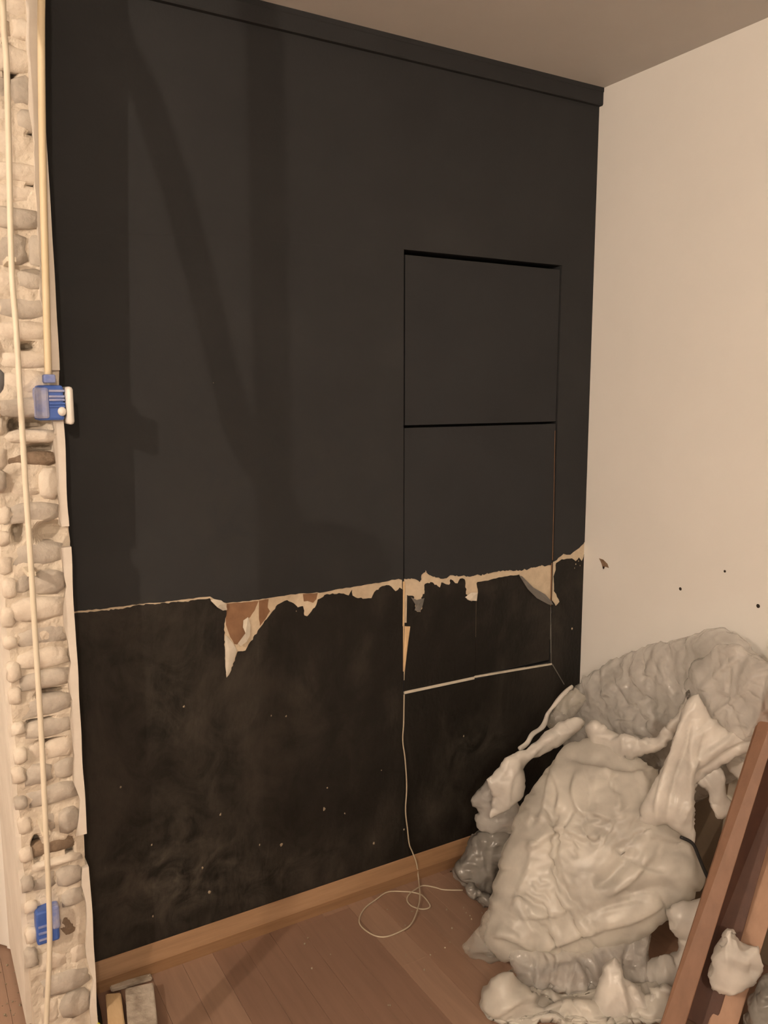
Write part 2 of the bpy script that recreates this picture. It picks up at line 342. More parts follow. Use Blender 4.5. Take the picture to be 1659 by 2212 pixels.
flap('curled_scrap', [(526, 1340), (536, 1333), (541, 1350), (540, 1372), (533, 1386), (520, 1396), (514, 1390), (526, 1382), (532, 1368), (525, 1354)], [0, .002, .002, .004, .008, .010, .012, .006, .002, .003], M['paper'], wb)
flap('wood_splinter', [(486, 1372), (490, 1374), (505, 1392), (512, 1404), (497, 1452), (490, 1463), (487, 1440)], [0, .001, .001, .001, .001, .001, .001], M['paper'], wb)
bmc = bmesh.new()       # plaster chips and scratches on the stripped wall
for u, v, s in [(397, 1527, 5), (261, 1700, 4), (328, 1825, 4), (476, 1760, 6), (561, 1825, 4), (608, 1824, 7), (700, 1748, 8), (707, 1702, 4), (808, 1822, 6), (452, 1927, 7), (437, 1875, 5), (618, 1547, 4), (586, 1546, 3), (1236, 1358, 5), (824, 1664, 3), (745, 1757, 4), (461, 827, 3), (1002, 1590, 4), (873, 1792, 5), (330, 1979, 4), (1244, 1219, 4), (1250, 1212, 4), (1241, 1227, 3), (1253, 1222, 3), (640, 1320, 3), (775, 1935, 4)]:
    q = at(u, v, 1, -.002); r = s*.00095
    n = 6; ring = [bmc.verts.new((q[0]+r*rr.uniform(.4, 1.1)*math.cos(2*math.pi*i/n), -.0012, q[2]+r*rr.uniform(.6, 1.5)*math.sin(2*math.pi*i/n))) for i in range(n)]
    tip = bmc.verts.new((q[0], -.0045, q[2]))
    for i in range(n): bmc.faces.new((ring[i], ring[(i+1) % n], tip))
o = obj('plaster_chips', bmc, M['chip'], wb); o['kind'] = 'stuff'
def seam(px, w_, t_):
    a = at(*px[0], 1, -.001); b = at(*px[1], 1, -.001); d = b-a; d /= np.linalg.norm(d); nn = np.array([-d[2], 0, d[0]])*w_/2
    sheet('paper_seam', [((a-nn)[0], (a-nn)[2]), ((b-nn)[0], (b-nn)[2]), ((b+nn)[0], (b+nn)[2]), ((a+nn)[0], (a+nn)[2])], 0, t_, M['dark'], wb)
seam([(118, 497), (480, 505)], .012, T1+.0007); seam([(480, 505), (868, 545)], .008, T1+.0005)
# drill holes and scuffs on the white wall
for u, v, r in [(1304, 1226, .0035), (1470, 1272, .004), (1638, 1309, .0045), (1566, 1234, .003)]:
    q = at(u, v, 0, 0); bm = bmesh.new()
    bmesh.ops.create_cone(bm, cap_ends=True, segments=10, radius1=r*1.3, radius2=r, depth=.002)
    for vv in bm.verts: vv.co = Vector((q[0]-.0005+vv.co.z*.3, q[1]+vv.co.x, q[2]+vv.co.y))
    obj('drill_hole', bm, M['hole'], wr)
def wscuff(px):
    P = [at(u, v, 0, -.0008) for u, v in px]; n = len(P); bm = bmesh.new()
    a = [bm.verts.new(p) for p in P]; b = [bm.verts.new(p+np.array([.0008, 0, 0])) for p in P]
    bm.faces.new(a); bm.faces.new(b[::-1])
    for i in range(n): bm.faces.new((a[i], b[i], b[(i+1) % n], a[(i+1) % n]))
    obj('scuff_mark', bm, M['scuff'], wr)
wscuff([(1294, 1206), (1303, 1209), (1312, 1218), (1315, 1227), (1307, 1224), (1303, 1230), (1299, 1217)])

# cornice
bm = bmesh.new()
prof = [(0, H), (-.0215, H), (-.0215, H-.012), (-.0193, H-.014), (-.0193, H-.0485), (-.0165, H-.0528), (0, H-.0528)]
for xx in (WX, -.0004):
    for a, b in prof: bm.verts.new((xx, a-T1*0, b))
bm.verts.ensure_lookup_table(); n = len(prof)
bm.faces.new(bm.verts[:n]); bm.faces.new(bm.verts[n:2*n][::-1])
for i in range(n): bm.faces.new((bm.verts[i], bm.verts[(i+1) % n], bm.verts[n+(i+1) % n], bm.verts[n+i]))
tag(obj('trim_1', bm, M['dark']), 'anthracite cornice strip under the ceiling', None, None, 'structure')

# skirting board
bm = bmesh.new()
SX0 = at(196, 2090, 1, -.01)[0]
prof = [(-.003, 0), (-.015, 0), (-.022, .038), (-.0205, .043), (-.0075, .076), (-.0055, .0805), (-.003, .0825)]
for xx in (SX0, -.0004):
    for a, b in prof: bm.verts.new((xx, a, b))
bm.verts.ensure_lookup_table(); n = len(prof)
bm.faces.new(bm.verts[:n]); bm.faces.new(bm.verts[n:2*n][::-1])
for i in range(n): bm.faces.new((bm.verts[i], bm.verts[(i+1) % n], bm.verts[n+(i+1) % n], bm.verts[n+i]))
tag(obj('baseboard_back', bm, M['skirting']), 'brown wood-effect skirting board at the foot of the dark wall', None, None, 'structure')

# ------------------------------------------------------------------ access panels
pa = thing('access_panel', ((XP1+XP2)/2, 0, Z2), 'upper square anthracite access panel with dark gaps, above the torn one', 'panel', 'access panels in the dark wall')
box('panel_board', (XP1+.0045, -.0005, Z2+.004), (XP2-.003, .018, Z1-.010), M['door_dark'], pa, .0008)
box('panel_top_edge', (XP1+.0045, .018, Z2+.01), (XP2-.003, .026, Z1-.03), M['cavity'], pa)
pb = thing('access_panel', ((XP1+XP2)/2, 0, Z3), 'lower access panel, anthracite above and torn to brown backing below', 'panel', 'access panels in the dark wall')
PX0, PX1, PZ0, PZ1 = XP1+.002, XP2-.004, Z3+.0075, Z2-.004
box('panel_board', (PX0, 0, PZ0), (PX1, .018, PZ1), M['door_dark'], pb)
sheet('bare_plaster', clampx(wpx([(870, 1235), (1192, 1205), (1192, 1330), (1120, 1320), (870, 1470)]), PX0, PX1-.0012), 0, T0, M['plaster'], pb)
pu = clampx(wpx(jag(UP_P, 2.2, 3.5)), PX0, PX1-.0012)
sheet('paint_layer', [(PX0, PZ1), (PX0, pu[0][1])]+pu[1:-1]+[(PX1-.0012, pu[-1][1]), (PX1-.0012, PZ1)], 0, T1, M['door_dark'], pb)
xs = at(1027, 1380, 1, 0)[0]
pq = wpx(jag(LO_P, 1.8, 4))
edge = wpx(LO_P1[::-1])
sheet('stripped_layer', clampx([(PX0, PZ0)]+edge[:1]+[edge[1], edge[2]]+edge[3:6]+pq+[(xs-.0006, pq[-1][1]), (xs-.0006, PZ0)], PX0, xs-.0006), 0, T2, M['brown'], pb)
pq = wpx(jag(LO_P2, 1.0, 6))
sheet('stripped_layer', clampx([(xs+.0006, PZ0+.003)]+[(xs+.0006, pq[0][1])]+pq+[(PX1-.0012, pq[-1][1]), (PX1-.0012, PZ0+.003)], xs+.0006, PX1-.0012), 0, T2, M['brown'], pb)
flap('curled_scrap', [(1122, 1243), (1128, 1245), (1150, 1268), (1178, 1284), (1192, 1300), (1195, 1306), (1186, 1306), (1160, 1292), (1140, 1272)], [.0, .003, .007, .012, .016, .018, .012, .006, .003], M['greypaper'], pb)
flap('curled_scrap', [(888, 1290), (900, 1296), (917, 1292), (913, 1308), (907, 1322), (896, 1318), (899, 1308)], [0, .003, .002, .007, .012, .010, .004], M['greypaper'], pb)
flap('curled_scrap', [(1005, 1290), (1018, 1280), (1032, 1280), (1030, 1298), (1014, 1297)], [0, .002, .004, .007, .005], M['paper'], pb)
flap('wood_splinter', [(875, 1353), (886, 1353), (883, 1378), (879, 1412), (874, 1451), (872, 1420)], [.001, .002, .002, .002, .001, .001], M['pine'], pb)
# bare wood lips around the lower panel (belong to the wall)
def lip(px, w_, m=M['plaster']):
    a = at(*px[0], 1, -.001); b = at(*px[1], 1, -.001); d = b-a; d /= np.linalg.norm(d); nn = np.array([-d[2], 0, d[0]])*w_/2
    sheet('bare_wood_lip', [((a-nn)[0], (a-nn)[2]), ((b-nn)[0], (b-nn)[2]), ((b+nn)[0], (b+nn)[2]), ((a+nn)[0], (a+nn)[2])], .003, .0066, m, wb)
lip([(873, 1496), (1024, 1464)], .0085, M['paper']); lip([(1024, 1462), (1191, 1434)], .0062, M['paper'])
lip([(872, 1256), (871, 1352)], .0055, M['pine']); lip([(871, 1350), (871, 1450)], .0022, M['pine'])
lip([(1191, 1216), (1189, 1308)], .0026, M['fibre']); lip([(1189, 1310), (1190, 1432)], .0016, M['greypaper'])
lip([(1198, 930), (1193, 1210)], .0014, M['fibre'])
lip([(1192, 1434), (1218, 1478)], .0028, M['greypaper'])

# ------------------------------------------------------------------ stone stub (cut end of the partition)
SY = -0.135; SXL, SXR = -1.842, -1.705
st = thing('wall_stub', (-1.77, .2, 0), 'cut end of a rubble stone partition', None); st['kind'] = 'structure'
HOLES = []
for u, v, ru, rv in [(58, 749, 14, 7), (75, 917, 24, 11), (92, 968, 26, 8), (112, 1150, 26, 19), (40, 1150, 10, 16), (30, 920, 8, 14), (80, 1836, 8, 24), (152, 1836, 6, 22), (110, 1497, 24, 5), (22, 130, 10, 26), (75, 205, 8, 14), (72, 402, 10, 5), (85, 1560, 20, 4), (110, 1602, 20, 5), (74, 292, 10, 5)]:
    q = at(u, v, 1, SY); HOLES.append((q[0], q[2], ru*.00125, rv*.00125))
bm = bmesh.new(); nx, nz = 26, 340
gridv = []
for j in range(nz+1):
    for i in range(nx+1):
        X = SXL+(SXR-SXL)*i/nx; Z = H*j/nz
        d = noise.fractal(Vector((X*14, 3.1, Z*14)), 1.0, 2.0, 4)*.009
        for hx, hz, hrx, hrz in HOLES:
            d += .055*math.exp(-(((X-hx)/hrx)**2+((Z-hz)/hrz)**2)**2)
        ex = noise.noise(Vector((5.5 if i == nx else 9.1, 0, Z*9)))*.006 if i in (0, nx) else 0
        gridv.append(bm.verts.new((X+ex, SY+.004+d, Z)))
for j in range(nz):
    for i in range(nx):
        a = j*(nx+1)+i; bm.faces.new((gridv[a], gridv[a+1], gridv[a+nx+2], gridv[a+nx+1]))
for i0, ref in ((0, SXL+.004), (nx, SXR-.004)):
    colv = [gridv[j*(nx+1)+i0] for j in range(nz+1)]
    bk = [bm.verts.new((ref, YB, H*j/nz)) for j in range(nz+1)]
    for j in range(nz): bm.faces.new((colv[j], colv[j+1], bk[j+1], bk[j]))
obj('mortar_bed', bm, M['mortar'], st)
def stone(c, s, m, seed, name='stone'):
    r = random.Random(seed); bm = bmesh.new()
    bmesh.ops.create_icosphere(bm, subdivisions=2, radius=1)
    off = Vector((r.random()*50, r.random()*50, r.random()*50))
    for vv in bm.verts:
        q = vv.co.copy()
        k = max(abs(q.x), abs(q.y), abs(q.z)); q = q*(0.12+0.88/k)        # boxy
        q = q*(1+.22*noise.noise(q*1.3+off))+Vector((noise.noise(q*3+off), noise.noise(q*3.3-off), noise.noise(q*2.7+off)))*.10
        vv.co = Vector((c[0]+q.x*s[0], c[1]+q.y*s[1], c[2]+q.z*s[2]))
    return obj(name, bm, m, st, True)
rows = [(-40, 48, 0), (54, 100, 0), (104, 165, 0), (172, 235, 1), (237, 286, 0), (290, 350, 0), (356, 400, 0), (404, 446, 0), (455, 500, 1), (503, 580, 1), (585, 632, 0), (642, 690, 1), (693, 738, 0), (757, 796, 0), (800, 853, 0), (856, 902, 1), (928, 957, 0), (976, 1008, 2), (1011, 1080, 0), (1084, 1130, 1), (1170, 1225, 1), (1230, 1282, 1), (1288, 1340, 0), (1346, 1398, 1), (1402, 1444, 0), (1448, 1491, 1), (1505, 1550, 1), (1556, 1597, 1), (1602, 1648, 0), (1650, 1696, 1), (1701, 1746, 1), (1756, 1808, 1), (1818, 1854, 2), (1862, 1880, 0), (1886, 1930, 1), (1936, 1976, 0), (1984, 2050, 2), (2058, 2108, 0), (2116, 2162, 1), (2166, 2225, 0)]
r3 = random.Random(3); ms = [M['stone_pale'], M['stone_grey'], M['stone_brown']]
for k, (a, b, c) in enumerate(rows):
    z1 = at(90, a, 1, SY)[2]; z0 = at(90, b, 1, SY)[2]; z0 = max(z0, .005); h = (z1-z0)/2
    if z1 > H: z1 = H-.004; h = (z1-z0)/2
    cx = (SXL+SXR)/2+.004
    dep = SY+.013 if c < 2 else SY+.022
    if r3.random() < .42 and h > .018:      # two stones in the course
        m_ = cx+r3.uniform(-.02, .02); xl, xr = SXL+.014, SXR-.012
        stone(((xl+m_)/2, dep+r3.uniform(0, .012), (z0+z1)/2), ((m_-xl)/2*.98, .019, h*1.0), ms[c], 100+k)
        stone(((m_+xr)/2, dep+r3.uniform(-.006, .006), (z0+z1)/2+r3.uniform(-.004, .004)), ((xr-m_)/2*.98, .019, h*.98), ms[c if r3.random() < .6 else 1], 200+k)
    else:
        stone((cx+r3.uniform(-.006, .006), dep+r3.uniform(-.006, .006), (z0+z1)/2), (.055, .020, h*1.0), ms[c], 300+k)
for k in range(26):       # small stones showing beside the left conduit
    z = at(30, 640+k*58+r3.uniform(-10, 10), 1, SY)[2]
    if z < .02: continue
    stone((SXL+.006+r3.uniform(-.004, .004), SY+r3.uniform(.006, .014), z), (.014, .018, r3.uniform(.014, .026)), ms[r3.choice([0, 0, 1])], 500+k)
# plaster skim: right arris strip and left face
def ragged_strip(name, xa, xb, za, zb, y0, y1, amp, seed, m, parent, side=1):
    r = random.Random(seed); n = int((zb-za)/.022); bm = bmesh.new(); prev = None
    for i in range(n+1):
        z = za+(zb-za)*i/n
        e1 = xa+amp*noise.fractal(Vector((seed, z*11, 0)), 1, 2, 3); e2 = xb+.25*amp*noise.noise(Vector((seed+7, z*8, 0)))
        yy = y0+.004*noise.noise(Vector((seed+3, z*7, 0)))
        cur = [bm.verts.new(q) for q in ((e1, yy, z), (e2, yy, z), (e2, y1, z), (e1, y1, z))]
        if prev:
            for q in range(4): bm.faces.new((prev[q], prev[(q+1) % 4], cur[(q+1) % 4], cur[q]))
        else: bm.faces.new(cur[::-1])
        prev = cur
    bm.faces.new(prev); return obj(name, bm, m, parent)
zt = at(130, 800, 1, SY)[2]; zc = at(150, 1135, 1, SY)[2]; zd = at(175, 1800, 1, SY)[2]; ze = at(185, 1870, 1, SY)[2]
ragged_strip('plaster_edge', SXR-.026, SXR+.001, zt, H, SY-.012, SY+.1, .006, 21, M['skim'], st)
ragged_strip('plaster_edge', SXR-.018, SXR+.002, zc, at(140, 905, 1, SY)[2], SY-.010, SY+.1, .012, 22, M['skim'], st)
ragged_strip('plaster_edge', SXR-.017, SXR+.002, zd, at(150, 1180, 1, SY)[2], SY-.011, SY+.1, .012, 23, M['skim'], st)
ragged_strip('plaster_edge', SXR-.012, SXR+.003, 0, ze, SY-.009, SY+.1, .014, 24, M['skim'], st)
# left face plaster
bm = bmesh.new()
zz = [0.02+i*.04 for i in range(63) if .02+i*.04 < H]
prevs = None
for i, z in enumerate(zz):
    yf = SY+.012+.02*noise.noise(Vector((2.2, z*9, 4)))+(.07*max(0, .25-z)/.25)
    cur = [bm.verts.new(q) for q in ((SXL-.012, yf, z), (SXL+.006, yf, z), (SXL+.006, YB, z), (SXL-.012, YB, z))]
    if prevs:
        for q in range(4): bm.faces.new((prevs[q], prevs[(q+1) % 4], cur[(q+1) % 4], cur[q]))
    prevs = cur
obj('plaster_face', bm, M['skim'], st)

# white door ajar behind the stub
dA = at(26, 2049, 2, 0.004); dB = at(-60, 2024, 2, .004); dd = dB-dA; dd[2] = 0; dd /= np.linalg.norm(dd); dn = np.array([dd[1], -dd[0], 0])
dr = thing('door_1', tuple(dA), 'plain white door standing ajar beyond the stone stub', None); dr['kind'] = 'structure'
def obox(name, o_, ax, ay, s0, s1, t0, t1, z0, z1, m, parent, bevel=.002):
    bm = bmesh.new(); add_box(bm, (s0, t0, z0), (s1, t1, z1), bevel)
    for vv in bm.verts:
        q = o_+ax*vv.co.x+ay*vv.co.y; vv.co = Vector((q[0], q[1], vv.co.z))
    return obj(name, bm, m, parent)
obox('door_leaf', dA, dd, dn, 0.0, .45, 0, .04, .006, 2.04, M['doorwhite'], dr)
obox('door_edge_strip', dA, dd, dn, -.004, .012, -.006, .0, .006, 2.04, M['doorwhite'], dr, .001)

# ------------------------------------------------------------------ conduits and boxes on the stub
CYP = SY-.062
lp = [(4, -60), (8, 60), (14, 135), (19, 330), (25, 576), (34, 700), (45, 880), (56, 1060), (68, 1240), (79, 1420), (90, 1600), (98, 1770), (106, 1950), (107, 2060), (101, 2190), (99, 2260)]
P = [at(u, v, 1, CYP) for u, v in lp]; P[0][2] = min(P[0][2], H-.005); P = [q for q in P if q[2] < H-.002]
P = [np.array([P[0][0], CYP, H-.003])]+P
P = [q for q in P if q[2] > .02]
t = thing('conduit', (P[-1][0], CYP, 0), 'long pale conduit running floor to ceiling down the left of the stone stub', 'conduit', 'conduits on the stone stub')
tube('conduit_tube', smooth_path(P, 6), .0060, M['conduit2'], t, 10)
for v_ in (560, 1240, 1800):
    q = at(np.interp(v_, [p[1] for p in lp], [p[0] for p in lp]), v_, 1, CYP)
    box('conduit_saddle', (q[0]-.009, CYP-.002, q[2]-.005), (q[0]+.009, SY+.012, q[2]+.005), M['conduit2'], t, .001)
rp = [(89, -40), (89, 60), (90, 200), (93, 400), (97, 550), (101, 700), (104, 812)]
P = [at(u, v, 1, SY-.022) for u, v in rp]; P = [q for q in P if q[2] < H-.004]; P = [np.array([P[0][0], SY-.022, H-.003])]+P
t2 = thing('conduit', tuple(P[-1]), 'short ivory conduit from the ceiling into the blue switch box', 'conduit', 'conduits on the stone stub')
tube('conduit_tube', smooth_path(P, 6), .0075, M['conduit'], t2, 10)
# switch box
def px3(u, v, y=SY-.03): return at(u, v, 1, y)
a = px3(78, 832); b = px3(141, 908)
t3 = thing('switch_box', (a[0], SY, b[2]), 'blue recessed switch box with a white plate, bared in the stone stub', 'switch')
x0, x1, z0, z1 = a[0], b[0], b[2], a[2]
bm = bmesh.new(); add_box(bm, (x0, SY-.030, z0), (x1, SY+.035, z1), .006); obj('back_box', bm, M['blue'], t3)
for k, zz_ in enumerate((z1-.012, z1-.024, z1-.031, z0+.036, z0+.030)):
    box('box_rib', (x0+.024, SY-.0335, zz_-.0025), (x1+.001, SY-.027, zz_+.0025), M['dustblue'] if k < 3 else M['blue'], t3, .0008)
box('mortar_smear', (x0-.004, SY-.034, z0+.004), (x0+.024, SY+.01, z1-.004), M['dustblue'], t3, .006)
c = px3(107, 818); box('conduit_connector', (c[0]-.012, SY-.034, c[2]-.009), (c[0]+.012, SY-.008, c[2]+.009), M['dustblue'], t3, .003)
p0 = px3(141, 835); p1 = px3(160, 917)
bm = bmesh.new(); add_box(bm, (p0[0]-.001, SY-.045, p1[2]), (p1[0], SY+.04, p0[2]), .007); obj('switch_plate', bm, M['whiteplastic'], t3, True)
c = px3(136, 889, SY-.045); bm = bmesh.new(); bmesh.ops.create_uvsphere(bm, u_segments=12, v_segments=8, radius=.009)
for vv in bm.verts: vv.co = Vector((c[0]+vv.co.x, SY-.034+vv.co.y, c[2]+vv.co.z*1.1))
obj('plaster_lump', bm, M['whiteplastic'], t3, True)
# lower box
a = px3(77, 1976); b = px3(131, 2032)
t4 = thing('junction_box', (a[0], SY, b[2]), 'small dirty blue junction box low on the stone stub, behind the long conduit', 'junction box')
bm = bmesh.new(); add_box(bm, (a[0], SY-.026, b[2]), (b[0], SY+.03, a[2]), .005); obj('back_box', bm, M['blue'], t4)
box('mortar_smear', (a[0]+.034, SY-.029, b[2]+.03), (b[0]+.002, SY, a[2]+.004), M['dustblue'], t4, .005)
for k in range(3): box('box_rib', (a[0]+.004, SY-.029, b[2]+.012+k*.016), (a[0]+.03, SY-.02, b[2]+.017+k*.016), M['dustblue'], t4, .0008)

# ------------------------------------------------------------------ things on the floor
cz = .0028
cab = [at(873, 1500, 1, -.003), at(872, 1560, 1, -.004), at(870, 1600, 1, -.005)]+[at(u, v, 1, -.010) for u, v in [(875, 1640), (878.5, 1699), (876, 1750), (880, 1789), (884, 1823)]]+[at(891, 1841, 1, -.014), at(900, 1866, 1, -.021), at(904, 1898, 1, -.026)]
cab += [at(u, v, 2, cz+.012*max(0, 1-abs(k)/3)) for k, (u, v) in enumerate([(907, 1931), (904, 1957), (889, 1995), (863, 2013), (829, 2024), (799, 2016), (776, 1993), (786, 1964), (811, 1944), (837, 1927), (873, 1926), (894, 1928), (912, 1934), (926, 1950), (928, 1960), (912, 1964), (889, 1957), (879, 1944), (884, 1932), (898, 1921), (914, 1913), (940, 1917), (960, 1922), (1000, 1923)])]
cab = [np.array([max(q[0], -10), q[1], max(q[2], cz)]) for q in cab]
tag(tube('cable', smooth_path(cab, 5), .0021, M['cable'], None, 8), 'thin white cable hanging out of the dark wall and looping on the floor', 'cable')
bc = [at(188, 2075, 1, -.008), at(196, 2110, 1, -.022), at(206, 2150, 1, -.035), at(214, 2190, 2, .012), at(222, 2240, 2, .004), at(235, 2300, 2, .004)]
t = thing('cable', tuple(bc[-1]), 'black cable squeezed between the stone stub and the skirting end', 'cable')
tube('cable_sheath', smooth_path(bc, 5), .0045, M['black'], t, 8)
tube('earth_wire', smooth_path([at(210, 2195, 2, .012), at(207, 2206, 2, .02), at(216, 2214, 2, .018), at(224, 2230, 2, .01)], 4), .0024, M['yellowgreen'], t, 8)
def floor_stick(name, px, h, m, label, cat):
    A = [at(u, v, 2, h) for u, v in px]; bm = bmesh.new()
    top = [bm.verts.new(p) for p in A]; bot = [bm.verts.new((p[0], p[1], .001)) for p in A]
    bm.faces.new(top); bm.faces.new(bot[::-1])
    for i in range(4): bm.faces.new((top[i], top[(i+1) % 4], bot[(i+1) % 4], bot[i]))
    bmesh.ops.bevel(bm, geom=bm.edges[:], offset=.0025, segments=2, affect='EDGES')
    return tag(obj(name, bm, m), label, cat)
floor_stick('timber_offcut', [(228, 2146), (261, 2143), (285, 2330), (244, 2340)], .036, M['pine'], 'narrow pale pine offcut on the floor beside the stone stub', 'wood')
floor_stick('timber_offcut', [(270, 2134), (331, 2121), (352, 2320), (284, 2335)], .036, M['weathered'], 'plaster-caked grey board on the floor, right of the pine offcut', 'wood')
floor_stick('timber_offcut', [(236, 2126), (326, 2101), (329, 2111), (240, 2137)], .012, M['weathered'], 'thin dust-covered slat lying along the foot of the skirting', 'wood')
# rubble crumbs on the floor
bmr = bmesh.new(); r5 = random.Random(9)
for k in range(60):
    q = at(r5.uniform(620, 1060), r5.uniform(1960, 2190), 2, 0) if k < 34 else at(r5.uniform(0, 60), r5.uniform(2080, 2200), 2, 0)
    s = r5.uniform(.001, .0035); m_ = Matrix.Translation((q[0], q[1], s*.6))
    bmesh.ops.create_icosphere(bmr, subdivisions=1, radius=s, matrix=m_)
tag(obj('plaster_crumbs', bmr, M['chip']), 'scattered plaster crumbs on the laminate floor', 'rubble', None, 'stuff')

# ------------------------------------------------------------------ plastic film: mesh each outline, then relax it as a slack, slightly inflated skin
def resample(poly, step):
    out = []
    n = len(poly)
    for i in range(n):
        a = np.array(poly[i], float); b = np.array(poly[(i+1) % n], float); k = max(1, int(round(np.linalg.norm(b-a)/step)))
        for j in range(k): out.append(a+(b-a)*j/k)
    return out
def film(name, poly, depth, thick, slack, seed, m, parent=None, step=15, closed=True, press=.0003, iters=160, pin=.35, grav=.0, rnd=.02, xmax=-.004, ymax=-.006, bend=.004, sub=1, cell=.06, ncr=90, amp=.16, folds=()):
    rs = np.random.RandomState(seed)
    sm = smooth_path([*poly, poly[0]], 3)[:-1]
    B = resample(sm, step); nb = len(B)
    B = [b+rs.uniform(-.22, .22, 2)*step for b in B]
    us = [b[0] for b in B]; vs_ = [b[1] for b in B]
    I = []
    j = 0; v = min(vs_)
    while v < max(vs_):
        u = min(us)+(step/2 if j % 2 else 0)
        while u < max(us):
            I.append(np.array([u, v])+rs.uniform(-.25, .25, 2)*step); u += step
        v += step*.866; j += 1
    BA = np.array(B)
    def inside(p):
        x, y = p; c = False; jx = nb-1
        for i in range(nb):
            if (BA[i, 1] > y) != (BA[jx, 1] > y) and x < (BA[jx, 0]-BA[i, 0])*(y-BA[i, 1])/(BA[jx, 1]-BA[i, 1])+BA[i, 0]: c = not c
            jx = i
        return c
    I = [p for p in I if inside(p) and np.min(np.hypot(*(BA-p).T)) > step*.55]
    pts = B+I
    res = delaunay_2d_cdt([Vector(p) for p in pts], [(i, (i+1) % nb) for i in range(nb)], [], 1, 1e-4)
    V2 = np.array([tuple(p) for p in res[0]]); T = np.array([f for f in res[2] if len(f) == 3])
    orig = res[3]
    isb = np.array([any(o < nb for o in og) if og else True for og in orig])
    dist = np.array([np.min(np.hypot(*(BA-p).T)) for p in V2]); dm = dist.max()
    h = thick*np.sqrt(np.clip(1-(1-dist/dm)**2, 0, 1)); h[isb] = 0
    def pos(hh):
        return np.array([(deep(u, v, (depth(u, v) if callable(depth) else depth)+q)) for (u, v), q in zip(V2, hh)])
    n = len(V2)
    if closed:
        X = np.concatenate([pos(-h), pos(h*.8)]); 
        idx = np.arange(n); bidx = np.where(isb, idx, idx+n)
        F = np.concatenate([T, bidx[T][:, ::-1]])
        used = np.unique(F); remap = -np.ones(2*n, int); remap[used] = np.arange(len(used)); X = X[used]; F = remap[F]; bmask = np.concatenate([isb, isb])[used]
    else:
        X = pos(-h); F = T; bmask = isb
    nv = len(X)
    E = np.unique(np.sort(np.concatenate([F[:, [0, 1]], F[:, [1, 2]], F[:, [2, 0]]]), axis=1), axis=0)
    # slack differs between random crumple cells, which gives facets and creases
    nc = max(6, int(.5/cell**1.0)*3); seeds = X[rs.randint(0, nv, nc)]
    mid = (X[E[:, 0]]+X[E[:, 1]])/2
    cid = np.argmin(((mid[:, None]-seeds[None])**2).sum(-1), axis=1)
    aniso = rs.randn(nc, 3); aniso /= np.linalg.norm(aniso, axis=1)[:, None]
    ed = X[E[:, 1]]-X[E[:, 0]]; L0 = np.linalg.norm(ed, axis=1)
    al = np.abs((ed/L0[:, None]*aniso[cid]).sum(-1))
    rest = L0*(1+slack*(.25+1.5*al**2)*rs.uniform(.4, 1.6, nc)[cid])
    X0 = X.copy()
    # smooth random start
    dirv = -ray(*(V2.mean(0))); dirv /= np.linalg.norm(dirv)
    for fq in (9, 18, 36):
        k = rs.randn(4, 3)*fq; ph = rs.rand(4)*6.28
        X = X+((np.sin(X0@k.T+ph).sum(1))*rnd*9/fq*.35*(~bmask))[:, None]*dirv
    cnt = np.bincount(E.ravel(), minlength=nv).astype(float)
    Xp = X.copy(); dn_ = rs.uniform(0, 1)
    for it in range(iters):
        vel = (X-Xp)*.86; Xp = X.copy(); X = X+vel; X[:, 2] -= grav
        if press and closed:
            fn = np.cross(X[F[:, 1]]-X[F[:, 0]], X[F[:, 2]]-X[F[:, 0]])
            vn = np.stack([sum(np.bincount(F[:, q], fn[:, d_], nv) for q in range(3)) for d_ in range(3)], 1)
            vn /= np.linalg.norm(vn, axis=1)[:, None]+1e-9; X = X+vn*press*INFL
        for _ in range(3):
            d_ = X[E[:, 1]]-X[E[:, 0]]; l = np.linalg.norm(d_, axis=1)+1e-9
            c_ = (d_*(0.5*(l-rest)/l)[:, None])
            acc = np.stack([np.bincount(E[:, 0], c_[:, q], nv)-np.bincount(E[:, 1], c_[:, q], nv) for q in range(3)], 1)
            X = X+acc/cnt[:, None]*1.5
        if bend:
            ac = np.stack([np.bincount(E[:, 0], X[E[:, 1], q], nv)+np.bincount(E[:, 1], X[E[:, 0], q], nv) for q in range(3)], 1)/cnt[:, None]
            X = X+(ac-X)*bend
        X[bmask] += (X0[bmask]-X[bmask])*pin
        X += (X0-X)*.012
        X[:, 2] = np.maximum(X[:, 2], .004); X[:, 1] = np.minimum(X[:, 1], ymax); X[:, 0] = np.minimum(X[:, 0], xmax)
    for _ in range(sub):
        X, F = midsub(X, F)
    X = crumple(X, F, rs, ncr, amp, cell, folds, deep_of=depth)
    X[:, 2] = np.maximum(X[:, 2], .003); X[:, 1] = np.minimum(X[:, 1], ymax); X[:, 0] = np.minimum(X[:, 0], xmax)
    o = raw(name, X, F, m, parent, smooth=True)
    if not closed:
        s_ = o.modifiers.new('thickness', 'SOLIDIFY'); s_.thickness = .0012
    return o
